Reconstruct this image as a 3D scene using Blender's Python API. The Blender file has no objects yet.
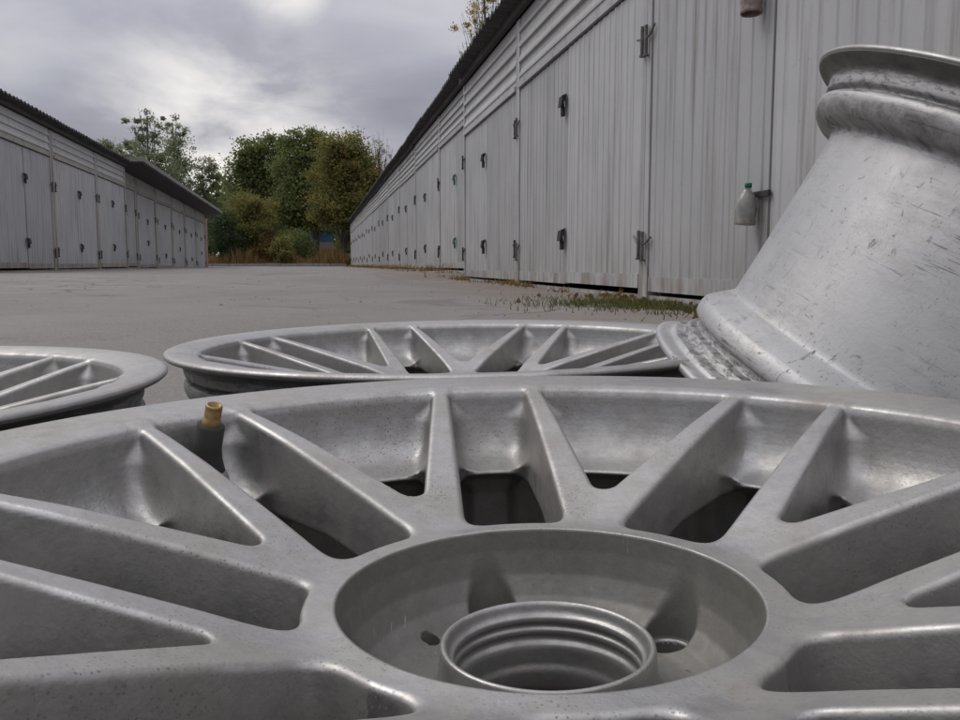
import bpy, bmesh, math, random
import numpy as np
from mathutils import Vector, Matrix
R = math.radians
sc = bpy.context.scene
COL = sc.collection
random.seed(7)
rng = np.random.default_rng(7)

# ------------------------------------------------------------------ camera, sky, sun, exposure
CH = 0.3015                                   # eye height over the asphalt beside the wheels
cam = bpy.data.cameras.new('camera'); camo = bpy.data.objects.new('camera', cam); COL.objects.link(camo)
camo.location = (0, 0, CH); camo.rotation_euler = (R(90 - 6.177), 0, 0)
cam.sensor_width = 36; cam.lens = 887 / 960 * 36; cam.clip_start = 0.01; cam.clip_end = 5000
sc.camera = camo
SUN_EL, SUN_AZ = R(52), R(-62)                # azimuth from +Y, clockwise
w_ = bpy.data.worlds.new('World'); sc.world = w_; w_.use_nodes = True
SKY_STRENGTH = 0.1
sunl = bpy.data.lights.new('sun', 'SUN'); suno = bpy.data.objects.new('sun', sunl); COL.objects.link(suno)
sunl.energy = 1.6; sunl.angle = R(40); sunl.color = (1, .96, .92)
sd = Vector((math.sin(SUN_AZ) * math.cos(SUN_EL), math.cos(SUN_AZ) * math.cos(SUN_EL), math.sin(SUN_EL)))
suno.rotation_euler = sd.to_track_quat('Z', 'Y').to_euler(); suno.location = (0, 0, 20)
sc.view_settings.view_transform = 'Standard'; sc.view_settings.look = 'None'
sc.view_settings.gamma = 1; sc.view_settings.exposure = -0.26
sc.render.engine = 'CYCLES'

class NT:                                      # small node helper
    def __init__(s, tree): s.t = tree; s.n = tree.nodes; s.l = tree.links
    def new(s, typ, ins=None, **kw):
        n = s.n.new(typ)
        for k, v in kw.items(): setattr(n, k, v)
        for k, v in (ins or {}).items():
            if hasattr(v, 'is_output') or isinstance(v, bpy.types.NodeSocket): s.l.new(v, n.inputs[k])
            else: n.inputs[k].default_value = v
        return n
    def math(s, op, a, b=0.0, c=None, clamp=False):
        n = s.n.new('ShaderNodeMath'); n.operation = op; n.use_clamp = clamp
        for i, v in enumerate((a, b) if c is None else (a, b, c)):
            if isinstance(v, bpy.types.NodeSocket): s.l.new(v, n.inputs[i])
            else: n.inputs[i].default_value = v
        return n.outputs[0]
    def vmath(s, op, a, b=(0, 0, 0)):
        n = s.n.new('ShaderNodeVectorMath'); n.operation = op
        for i, v in enumerate((a, b)):
            if isinstance(v, bpy.types.NodeSocket): s.l.new(v, n.inputs[i])
            else: n.inputs[i].default_value = v
        return n.outputs['Value'] if op in ('DOT_PRODUCT', 'LENGTH') else n.outputs[0]
    def noise(s, vec, scale, detail=4, rough=.55, dist=0.0):
        n = s.new('ShaderNodeTexNoise', {'Vector': vec, 'Scale': scale, 'Detail': detail, 'Roughness': rough, 'Distortion': dist})
        return n.outputs['Fac']
    def ramp(s, fac, *stops):
        n = s.n.new('ShaderNodeValToRGB'); s.l.new(fac, n.inputs[0])
        e = n.color_ramp.elements
        while len(e) < len(stops): e.new(1)
        for q, (p, c) in zip(e, stops):
            q.position = p; q.color = (c, c, c, 1) if not hasattr(c, '__len__') else (*c, 1)
        return n.outputs[0]
    def mix(s, fac, a, b, mode='MIX'):
        n = s.n.new('ShaderNodeMix'); n.data_type = 'RGBA'; n.blend_type = mode
        for i, v in ((0, fac), (6, a), (7, b)):
            if isinstance(v, bpy.types.NodeSocket): s.l.new(v, n.inputs[i])
            else: n.inputs[i].default_value = v if i == 0 else (*v, 1)
        return n.outputs[2]
    def scale(s, vec, xyz):
        return s.vmath('MULTIPLY', vec, xyz)

# overcast sky: Nishita behind a broken grey cloud deck
nt = NT(w_.node_tree); nt.n.clear()
sky = nt.new('ShaderNodeTexSky', sky_type='NISHITA', sun_disc=False, sun_elevation=SUN_EL, sun_rotation=SUN_AZ)
tc = nt.new('ShaderNodeTexCoord').outputs['Generated']
sep = nt.new('ShaderNodeSeparateXYZ', {0: tc})
zz = nt.math('MAXIMUM', nt.math('ADD', sep.outputs[2], .30), .05)
px = nt.math('DIVIDE', sep.outputs[0], zz); py = nt.math('DIVIDE', sep.outputs[1], zz)
pv = nt.new('ShaderNodeCombineXYZ', {0: px, 1: py, 2: 17.7}).outputs[0]
n1 = nt.noise(pv, 2.1, 6, .52, .35)
n2 = nt.noise(pv, .9, 3, .5)
cl = nt.math('ADD', nt.math('MULTIPLY', n1, .62), nt.math('MULTIPLY', n2, .38))
base = nt.ramp(cl, (.34, (3.1, 3.05, 3.6)), (.47, (4.2, 4.2, 4.85)), (.56, (5.2, 5.2, 5.8)), (.68, (6.4, 6.3, 6.6)))
def lobe(d, p0, p1):
    v = Vector(d).normalized()
    x = nt.vmath('DOT_PRODUCT', nt.vmath('NORMALIZE', tc), tuple(v))
    n = nt.new('ShaderNodeMapRange', {0: x, 1: math.cos(R(p0)), 2: math.cos(R(p1)), 3: 0.0, 4: 1.0}, interpolation_type='SMOOTHSTEP')
    return n.outputs[0]
br = nt.math('MULTIPLY', lobe((-.27, 1, .10), 11, 0), nt.ramp(n1, (.38, .1), (.58, 1.0)))
br2 = nt.math('MULTIPLY', lobe((-.214, 1, .312), 3.4, .3), nt.ramp(n1, (.40, .35), (.56, .9)))
brt = nt.math('MINIMUM', nt.math('ADD', br, br2), 1.0)
zp = nt.math('POWER', nt.math('MAXIMUM', sep.outputs[2], 0.), 1.5)   # overcast: brighter and whiter towards the zenith
grad = nt.new('ShaderNodeCombineXYZ', {i: nt.math('ADD', .92, nt.math('MULTIPLY', k_, zp)) for i, k_ in enumerate((2.5, 2.52, 2.38))}).outputs[0]
clouds = nt.mix(brt, nt.vmath('MULTIPLY', base, grad), (12.0, 11.5, 11.0))
skyc = nt.mix(.94, sky.outputs[0], clouds)
bg = nt.new('ShaderNodeBackground', {0: skyc, 1: SKY_STRENGTH})
out = nt.new('ShaderNodeOutputWorld', {0: bg.outputs[0]})

# ------------------------------------------------------------------ helpers
def P(**k): return k
def material(name, build):
    m = bpy.data.materials.new(name); m.use_nodes = True
    n = NT(m.node_tree); b = n.n['Principled BSDF']
    build(n, b); return m
def setp(n, b, **k):
    for key, v in k.items():
        i = b.inputs[key.replace('_', ' ')]
        if isinstance(v, bpy.types.NodeSocket): n.l.new(v, i)
        elif hasattr(v, '__len__'): i.default_value = (*v, 1) if len(v) == 3 else v
        else: i.default_value = v
def bump(n, b, h, strength=.3, dist=.01):
    q = n.new('ShaderNodeBump', {'Height': h, 'Strength': strength, 'Distance': dist})
    n.l.new(q.outputs[0], b.inputs['Normal'])
def coords(n, rnd=True):
    o = n.new('ShaderNodeTexCoord').outputs['Object']
    if rnd:
        r = n.new('ShaderNodeObjectInfo').outputs['Random']
        o = n.vmath('ADD', o, n.new('ShaderNodeCombineXYZ', {0: n.math('MULTIPLY', r, 37.), 1: n.math('MULTIPLY', r, 91.), 2: 0.}).outputs[0])
    return o
def mesh(name, v, f, m=None, smooth=False):
    me = bpy.data.meshes.new(name)
    if isinstance(f, np.ndarray):
        v = np.asarray(v, np.float32); k = f.shape[1]
        me.vertices.add(len(v)); me.vertices.foreach_set('co', v.ravel())
        me.loops.add(f.size); me.loops.foreach_set('vertex_index', f.astype(np.int32).ravel())
        me.polygons.add(len(f)); me.polygons.foreach_set('loop_start', np.arange(0, f.size, k, dtype=np.int32))
        me.polygons.foreach_set('loop_total', np.full(len(f), k, np.int32))
        me.update(calc_edges=True)
    else:
        me.from_pydata([tuple(x) for x in v], [], f); me.update()
    if smooth: me.polygons.foreach_set('use_smooth', [True] * len(me.polygons))
    if m: me.materials.append(m)
    return me
def obj(name, me, parent=None, loc=(0, 0, 0), rot=(0, 0, 0)):
    o = bpy.data.objects.new(name, me); COL.objects.link(o)
    o.location = loc; o.rotation_euler = rot; o.parent = parent
    return o
def tag(o, label=None, cat=None, group=None, kind=None):
    for k, v in (('label', label), ('category', cat), ('group', group), ('kind', kind)):
        if v: o[k] = v
    return o
def empty(name, loc, rot=(0, 0, 0)):
    o = obj(name, None, None, loc, rot); o.empty_display_size = .1; return o
def kids(o): return [c for c in bpy.data.objects if c.parent == o]
def copy_tree(o, parent=None):
    c = o.copy(); COL.objects.link(c); c.parent = parent
    for ch in kids(o): copy_tree(ch, c)
    return c
class MB:
    def __init__(s): s.v = []; s.f = []
    def add(s, v, f):
        k = len(s.v); s.v += [tuple(x) for x in v]; s.f += [tuple(i + k for i in q) for q in f]
    def box(s, x0, x1, y0, y1, z0, z1, M=None):
        v = [Vector(p) for p in ((x0, y0, z0), (x1, y0, z0), (x1, y1, z0), (x0, y1, z0), (x0, y0, z1), (x1, y0, z1), (x1, y1, z1), (x0, y1, z1))]
        if M: v = [M @ p for p in v]
        s.add(v, [(0, 3, 2, 1), (4, 5, 6, 7), (0, 1, 5, 4), (1, 2, 6, 5), (2, 3, 7, 6), (3, 0, 4, 7)])
    def tube(s, pts, rad, n=8, caps=True):
        pts = [Vector(p) for p in pts]
        if not hasattr(rad, '__len__'): rad = [rad] * len(pts)
        k = len(s.v); prev = None
        for i, p in enumerate(pts):
            d = (pts[min(i + 1, len(pts) - 1)] - pts[max(i - 1, 0)]).normalized()
            a = d.orthogonal().normalized() if prev is None else (prev - d * prev.dot(d)).normalized()
            prev = a; b = d.cross(a)
            for j in range(n):
                t = 2 * math.pi * j / n; s.v.append(tuple(p + (a * math.cos(t) + b * math.sin(t)) * rad[i]))
        for i in range(len(pts) - 1):
            for j in range(n):
                q = k + i * n; s.f.append((q + j, q + (j + 1) % n, q + n + (j + 1) % n, q + n + j))
        if caps:
            s.f.append(tuple(k + j for j in reversed(range(n)))); s.f.append(tuple(k + (len(pts) - 1) * n + j for j in range(n)))
    def lathe(s, prof, n=32, close=False):
        k = len(s.v); m = len(prof)
        for j in range(n):
            t = 2 * math.pi * j / n
            for r, z in prof: s.v.append((r * math.cos(t), r * math.sin(t), z))
        for j in range(n):
            for i in range(m if close else m - 1):
                a = k + j * m + i; b = k + j * m + (i + 1) % m
                c = k + ((j + 1) % n) * m + (i + 1) % m; d = k + ((j + 1) % n) * m + i
                s.f.append((a, d, c, b))
    def build(s, name, m, parent=None, smooth=False, loc=(0, 0, 0), rot=(0, 0, 0)):
        return obj(name, mesh(name, s.v, s.f, m, smooth), parent, loc, rot)
def sstep(a, b, x):
    t = np.clip((x - a) / (b - a), 0, 1); return t * t * (3 - 2 * t)

# frame of the alley: u runs away between the two rows, w to the right
AL = math.atan(162 / 887)
def uw(u, w): return (-math.sin(AL) * u + math.cos(AL) * w, math.cos(AL) * u + math.sin(AL) * w)
def ground_z(u, w):
    u = np.asarray(u, float); w = np.asarray(w, float)
    d = np.hypot(u, w)
    rightnear = sstep(.6, 1.3, w) * (1 - sstep(11.2, 13.2, u))
    z = .0110 + .084 * sstep(.9, 4.6, d) + .085 * sstep(5, 14, d) * (1 - rightnear) - .03 * sstep(25, 55, d)
    x = -math.sin(AL) * u + math.cos(AL) * w; y = math.cos(AL) * u + math.sin(AL) * w
    amp = .006 * sstep(1, 3, d)
    z = z + amp * (np.sin(2.1 * u + 1.3 * w) + np.sin(1.3 * u - 2.7 * w + 1) + .6 * np.sin(4.3 * w + .7 * u))
    z = z + .016 * np.exp(-((x - .54) ** 2 + (y - .58) ** 2) / .05)
    return z
def on_ground(x, y):
    u = -math.sin(AL) * x + math.cos(AL) * y; w = math.cos(AL) * x + math.sin(AL) * y
    return float(ground_z(u, w))

# ------------------------------------------------------------------ materials
def mat_paint(name, col, dirt=(.12, .10, .08), rough=.55, rust=.5, streak=1.0):
    def b_(n, b):
        c = coords(n); g = n.new('ShaderNodeTexCoord').outputs['Object']
        st = n.noise(n.scale(c, (14, 14, .7)), 1.0, 5, .6)
        cl_ = n.noise(c, 1.6, 5, .6); fine = n.noise(c, 60, 3, .6)
        base = n.mix(n.ramp(cl_, (.3, 0.), (.7, 1.)), [x * .9 for x in col], [min(1, x * 1.08) for x in col])
        base = n.mix(n.math('MULTIPLY', n.ramp(st, (.52, 0.), (.72, .6)), streak), base, dirt)
        spots = n.ramp(n.noise(c, 24, 4, .7), (.66, 0.), (.72, 1.))
        base = n.mix(n.math('MULTIPLY', spots, .35), base, (.13, .08, .05))
        z = n.new('ShaderNodeSeparateXYZ', {0: g}).outputs[2]
        low = n.math('MULTIPLY', n.new('ShaderNodeMapRange', {0: z, 1: .42, 2: .02}).outputs[0], n.ramp(n.noise(n.scale(c, (9, 9, 2)), 1.0, 5, .65), (.42, 0.), (.7, 1.)))
        base = n.mix(n.math('MULTIPLY', low, rust), base, (.14, .085, .045))
        tone = n.new('ShaderNodeMapRange', {0: n.new('ShaderNodeObjectInfo').outputs['Random'], 3: .88, 4: 1.08}).outputs[0]
        base = n.vmath('MULTIPLY', base, n.new('ShaderNodeCombineXYZ', {0: tone, 1: tone, 2: tone}).outputs[0])
        setp(n, b, Base_Color=base, Roughness=n.ramp(fine, (.3, rough - .08), (.7, rough + .12)))
        bump(n, b, n.math('ADD', n.math('MULTIPLY', fine, .3), cl_), .12, .01)
    return material(name, b_)
M = {}
M['door'] = mat_paint('grey_door_paint', (.40, .40, .395), streak=.95)
M['door_left'] = mat_paint('grey_door_paint_worn', (.39, .39, .395), streak=1.)
M['frame'] = mat_paint('grey_frame_paint', (.40, .40, .395), rust=.9)
M['frame_left'] = mat_paint('rust_stained_frame', (.31, .29, .26), rust=1., streak=1.6)
M['fascia'] = mat_paint('grey_fascia_paint', (.41, .412, .40), rust=0, streak=.6)
M['wall'] = mat_paint('grey_render', (.27, .26, .25))
def b_(n, b):
    c = coords(n); a = n.noise(c, 3, 6, .65); f = n.noise(c, 40, 3)
    setp(n, b, Base_Color=n.ramp(a, (.3, (.028, .030, .031)), (.7, (.075, .072, .068))), Roughness=.85); bump(n, b, f, .4, .01)
M['roof'] = material('old_roof_sheet', b_)
def b_(n, b):
    c = coords(n); a = n.noise(c, 5, 6, .65)
    setp(n, b, Base_Color=n.ramp(a, (.3, (.16, .155, .14)), (.7, (.27, .255, .23))), Roughness=.9); bump(n, b, a, .5, .02)
M['slab'] = material('weathered_slab', b_)
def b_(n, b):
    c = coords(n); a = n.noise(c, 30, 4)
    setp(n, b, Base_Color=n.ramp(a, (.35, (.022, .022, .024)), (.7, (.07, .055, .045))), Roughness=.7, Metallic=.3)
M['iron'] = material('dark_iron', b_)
def b_(n, b):
    c = coords(n); a = n.noise(c, 30, 4)
    setp(n, b, Base_Color=n.ramp(a, (.35, (.07, .07, .066)), (.7, (.16, .15, .14))), Roughness=.6)
M['hinge_grey'] = material('painted_hinge', b_)
def b_(n, b):
    c = coords(n); a = n.noise(c, 25, 4)
    setp(n, b, Base_Color=n.ramp(a, (.35, (.02, .13, .075)), (.7, (.06, .22, .14))), Roughness=.6)
M['green'] = material('green_lock_paint', b_)
def b_(n, b):
    c = coords(n); a = n.noise(c, 25, 4)
    setp(n, b, Base_Color=n.ramp(a, (.3, (.02, .02, .02)), (.7, (.05, .048, .045))), Roughness=.9)
M['rubber'] = material('black_rubber', b_)
def b_(n, b):
    c = coords(n); a = n.noise(c, 1.5, 5)
    setp(n, b, Base_Color=n.ramp(a, (.3, (.20, .12, .075)), (.7, (.33, .25, .18))), Roughness=.9); bump(n, b, n.noise(c, 40, 3), .4, .01)
M['brick'] = material('old_brick', b_)
M['mortar'] = material('mortar', lambda n, b: setp(n, b, Base_Color=(.28, .26, .23), Roughness=.95))

def b_(n, b):                                    # dusty worn asphalt
    c = coords(n, False)
    big = n.noise(c, .35, 5, .6); mid = n.noise(c, 2.2, 6, .65); fine = n.noise(c, 90, 4, .7); gr = n.noise(c, 320, 2, .6)
    base = n.mix(n.ramp(big, (.35, 0.), (.65, 1.)), (.150, .137, .126), (.222, .203, .188))
    base = n.mix(n.ramp(mid, (.45, 0.), (.75, .6)), base, (.12, .108, .10))
    base = n.mix(n.ramp(fine, (.4, .0), (.75, .55)), base, (.30, .28, .265))
    base = n.mix(n.ramp(gr, (.3, .6), (.5, 0.)), base, (.06, .056, .053))
    # soil and dry litter washed up along the foot of the right-hand row
    sx = n.new('ShaderNodeSeparateXYZ', {0: c})
    wv = n.math('ADD', n.math('MULTIPLY', sx.outputs[0], math.cos(AL)), n.math('MULTIPLY', sx.outputs[1], math.sin(AL)))
    edge = n.math('ADD', wv, n.math('MULTIPLY', n.math('SUBTRACT', n.noise(c, .8, 4, .6), .5), 2.4))
    soil = n.new('ShaderNodeMapRange', {0: edge, 1: .75, 2: 1.7}).outputs[0]
    soil = n.math('MULTIPLY', soil, n.ramp(n.noise(c, 3, 4), (.35, .25), (.62, .9)))
    base = n.mix(soil, base, n.ramp(fine, (.35, (.105, .078, .055)), (.65, (.23, .18, .135))))
    # brown mud stains in shallow dips
    st = n.ramp(n.noise(n.scale(c, (.55, 1.5, 1)), 1.1, 4, .55, .4), (.655, 0.), (.685, 1.))
    base = n.mix(n.math('MULTIPLY', st, .6), base, (.10, .07, .05))
    tar = n.ramp(n.noise(n.vmath('ADD', c, (13., 5., 0.)), .75, 5, .62, .6), (.60, 0.), (.66, .55))
    base = n.mix(tar, base, (.105, .098, .092))
    # cracks
    cv = n.vmath('ADD', c, n.scale(n.new('ShaderNodeTexNoise', {'Vector': c, 'Scale': 2.5, 'Detail': 4}).outputs['Color'], (.7, .7, 0)))
    vor = n.new('ShaderNodeTexVoronoi', {'Vector': cv, 'Scale': .8}, feature='DISTANCE_TO_EDGE').outputs['Distance']
    crk = n.math('MULTIPLY', n.ramp(vor, (.004, 1.), (.018, 0.)), n.ramp(big, (.48, 0.), (.60, 1.)))
    base = n.mix(n.math('MULTIPLY', crk, .75), base, (.05, .043, .038))
    setp(n, b, Base_Color=base, Roughness=.93)
    h = n.math('SUBTRACT', n.math('ADD', n.math('MULTIPLY', fine, .5), n.math('ADD', mid, n.math('MULTIPLY', gr, .25))), n.math('MULTIPLY', crk, 1.2))
    bump(n, b, h, .55, .012)
M['asphalt'] = material('asphalt', b_)

def metal(name, lo, hi, dirt_amt, brown, rough=.42, metallic=.6, spots=1.0):
    def b_(n, b):
        c = coords(n)
        a = n.noise(c, 9, 5, .6); a2 = n.noise(c, 38, 5, .65); f = n.noise(c, 420, 3, .6)
        base = n.mix(n.ramp(a, (.3, 0.), (.7, 1.)), lo, hi)
        mo = n.noise(c, 150, 4, .7)
        base = n.vmath('MULTIPLY', base, n.ramp(mo, (.32, .90), (.66, 1.06)))
        sv = n.vmath('ADD', n.scale(c, (900., 60., 60.)), n.scale(n.new('ShaderNodeTexNoise', {'Vector': c, 'Scale': 9., 'Detail': 2}).outputs['Color'], (30., 30., 0.)))
        scr = n.math('MULTIPLY', n.ramp(n.noise(sv, 1., 2, .5), (.70, 0.), (.74, 1.)), n.ramp(n.noise(c, 22, 2), (.54, 0.), (.66, .8)))
        base = n.mix(n.math('MULTIPLY', scr, .5), base, (.62, .61, .59))
        d = n.ramp(n.math('ADD', n.math('MULTIPLY', a, .5), n.math('MULTIPLY', a2, .5)), (.42, 0.), (.64, 1.))
        base = n.mix(n.math('MULTIPLY', d, dirt_amt), base, brown)
        dens = n.ramp(n.noise(c, 16, 3, .5), (.42, 0.), (.62, 1.))
        v = n.new('ShaderNodeTexVoronoi', {'Vector': n.vmath('ADD', c, n.scale(n.new('ShaderNodeTexNoise', {'Vector': c, 'Scale': 300., 'Detail': 2}).outputs['Color'], (.0012, .0012, .0012))), 'Scale': 800.}).outputs
        rs = n.new('ShaderNodeSeparateColor', {0: v['Color']}).outputs[0]
        sp = n.math('MULTIPLY', n.math('LESS_THAN', v['Distance'], n.math('MULTIPLY', rs, .36)), n.math('GREATER_THAN', rs, .55))
        sp = n.math('MULTIPLY', sp, dens)
        v2 = n.ramp(n.noise(c, 330, 5, .78), (.63, 0.), (.70, 1.))
        sp = n.math('MAXIMUM', sp, n.math('MULTIPLY', v2, dens))
        base = n.mix(n.math('MULTIPLY', sp, .75 * spots), base, (.045, .038, .03))
        met = n.math('SUBTRACT', metallic, n.math('MULTIPLY', n.math('MAXIMUM', n.math('MULTIPLY', d, dirt_amt), sp), metallic * .8))
        setp(n, b, Base_Color=base, Metallic=met, Roughness=n.ramp(a2, (.3, rough - .07), (.7, rough + .15)))
        bump(n, b, n.math('ADD', n.math('MULTIPLY', f, .35), n.math('ADD', n.math('MULTIPLY', a2, .9), n.math('MULTIPLY', sp, -.4))), .16, .0025)
    return material(name, b_)
M['alloy'] = metal('dull_silver_alloy', (.352, .345, .332), (.45, .442, .426), .62, (.16, .138, .112), .41, .88, .75)
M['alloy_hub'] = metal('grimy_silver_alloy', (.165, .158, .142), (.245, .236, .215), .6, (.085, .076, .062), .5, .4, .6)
M['bore'] = metal('machined_bore', (.30, .29, .275), (.46, .45, .43), .5, (.07, .062, .05), .3, .8, .5)

def b_(n, b):                                    # bare barrel: chalky pale paint, scuffed round its girth
    c = coords(n)
    o = n.new('ShaderNodeTexCoord').outputs['Object']
    s = n.new('ShaderNodeSeparateXYZ', {0: o}); z = s.outputs[2]
    ang = n.math('ARCTAN2', s.outputs[1], s.outputs[0])
    def pol(ka, kz, off=0.):
        return n.new('ShaderNodeCombineXYZ', {0: n.math('MULTIPLY', ang, ka), 1: n.math('MULTIPLY', z, kz), 2: off}).outputs[0]
    a = n.noise(c, 7, 5, .6); a2 = n.noise(c, 60, 6, .7); f = n.noise(c, 380, 3, .6)
    base = n.mix(n.ramp(a, (.35, 0.), (.65, 1.)), (.325, .326, .333), (.43, .425, .413))
    m = n.ramp(n.noise(c, 11, 3, .5), (.43, 0.), (.60, 1.))
    base = n.mix(n.math('MULTIPLY', n.ramp(n.noise(pol(8, 160, 5.), 1., 5, .7), (.44, 0.), (.64, .75)), m), base, (.30, .285, .26))
    sc1 = n.math('MULTIPLY', n.ramp(n.noise(pol(5, 330), 1., 6, .75, .5), (.575, 0.), (.645, 1.)), m)
    sc2 = n.math('MULTIPLY', n.ramp(n.noise(pol(34, 105, 4.), 1., 6, .78, .9), (.585, 0.), (.645, 1.)), n.ramp(n.noise(c, 8, 2), (.45, 0.), (.56, .9)))
    spk = n.math('MULTIPLY', n.ramp(n.noise(c, 420, 5, .8), (.60, 0.), (.66, 1.)), n.ramp(n.noise(c, 15, 3), (.44, 0.), (.57, 1.)))
    d = n.math('MAXIMUM', n.math('MAXIMUM', sc1, sc2), spk)
    # tyre-bead grime: dark rings at both ends of the barrel, broken up along the girth
    zz_ = n.math('ADD', z, n.math('MULTIPLY', n.math('SUBTRACT', n.noise(pol(5, 120, 9.), 1., 6, .75), .5), .016))
    def band(v, lo0, lo1, hi0, hi1):
        return n.math('MULTIPLY', n.new('ShaderNodeMapRange', {0: v, 1: lo0, 2: lo1}).outputs[0], n.new('ShaderNodeMapRange', {0: v, 1: hi1, 2: hi0}).outputs[0])
    fl = n.math('MULTIPLY', band(zz_, .2115, .2145, .2300, .2400), n.math('LESS_THAN', z, .2208))          # tyre black under the flange
    fl = n.math('MULTIPLY', fl, n.math('ADD', .70, n.math('MULTIPLY', a, .45)), clamp=True)
    dr = n.math('MULTIPLY', band(zz_, .1800, .1830, .1945, .1990), n.ramp(n.noise(pol(10, 75, 3.), 1., 7, .75, .5), (.40, .18), (.62, .85)))   # drips on the bead seat
    gr = n.math('MULTIPLY', band(zz_, .2010, .2030, .2120, .2150), n.ramp(n.noise(pol(18, 300, 4.), 1., 6, .78), (.50, .05), (.60, .85)))
    lo = n.math('MULTIPLY', band(zz_, .0105, .0125, .0255, .0285), n.ramp(n.noise(pol(20, 340, 8.), 1., 6, .78, .2), (.46, .12), (.58, .92)))
    gm = n.math('MAXIMUM', n.math('MAXIMUM', fl, dr), n.math('MAXIMUM', gr, lo))
    base = n.mix(gm, base, n.ramp(n.math('ADD', n.math('MULTIPLY', a2, .5), n.math('MULTIPLY', n.noise(pol(12, 300, 6.), 1., 5, .7), .5)), (.40, (.025, .023, .021)), (.62, (.12, .11, .097))))
    base = n.mix(n.math('MULTIPLY', d, .9), base, (.04, .037, .034))
    met = n.math('MULTIPLY', n.math('SUBTRACT', 1., n.math('MAXIMUM', d, gm), clamp=True), .5)
    setp(n, b, Base_Color=base, Metallic=met, Roughness=n.ramp(a2, (.3, .44), (.7, .60)))
    bump(n, b, n.math('SUBTRACT', n.math('ADD', n.math('MULTIPLY', a2, .5), n.math('MULTIPLY', f, .4)), n.math('MULTIPLY', d, 1.2)), .14, .002)
M['barrel'] = material('scuffed_barrel', b_)
M['brass'] = material('brass', lambda n, b: setp(n, b, Base_Color=n.ramp(n.noise(coords(n), 300, 3), (.3, (.20, .125, .055)), (.7, (.38, .26, .12))), Metallic=.85, Roughness=.5))
M['core'] = material('dark_core', lambda n, b: setp(n, b, Base_Color=(.05, .03, .02), Roughness=.6))
def b_(n, b):
    setp(n, b, Base_Color=n.ramp(n.noise(coords(n), 22, 4), (.35, (.42, .38, .33)), (.62, (.66, .66, .63))), Roughness=.22); b.inputs['Transmission Weight'].default_value = .62
M['bottle'] = material('cloudy_plastic', b_)
M['bottle_brown'] = material('dusty_brown_plastic', lambda n, b: setp(n, b, Base_Color=n.ramp(n.noise(coords(n), 40, 3), (.3, (.16, .11, .10)), (.7, (.30, .24, .22))), Roughness=.3))
M['cap_green'] = material('green_cap', lambda n, b: setp(n, b, Base_Color=(.01, .16, .09), Roughness=.4))
M['blue'] = material('blue_sheet', lambda n, b: setp(n, b, Base_Color=n.ramp(n.noise(coords(n), 3, 3), (.3, (.03, .10, .19)), (.7, (.05, .15, .26))), Roughness=.7))
M['kerb'] = M['slab']

# ------------------------------------------------------------------ ground
def axis(lo, hi, f0, f1, fine, grow):
    a = [f0]; s = fine
    while a[-1] < f1: a.append(a[-1] + fine)
    s = fine
    while a[-1] < hi: s *= grow; a.append(a[-1] + s)
    b = [f0]; s = fine
    while b[-1] > lo: s *= grow; b.append(b[-1] - s)
    return np.array(sorted(set(b + a)))
us = axis(-900, 2500, -1, 16, .12, 1.18); ws = axis(-1500, 1500, -6, 4, .14, 1.22)
U, Wg = np.meshgrid(us, ws, indexing='ij'); Z = ground_z(U, Wg)
X = -math.sin(AL) * U + math.cos(AL) * Wg; Y = math.cos(AL) * U + math.sin(AL) * Wg
nu, nw = U.shape; idx = np.arange(nu * nw).reshape(nu, nw)
F = np.stack([idx[:-1, :-1], idx[:-1, 1:], idx[1:, 1:], idx[1:, :-1]], -1).reshape(-1, 4)[:, ::-1]
g = obj('ground', mesh('ground', np.stack([X, Y, Z], -1).reshape(-1, 3), F.copy(), M['asphalt'], True)); tag(g, kind='structure')

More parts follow.
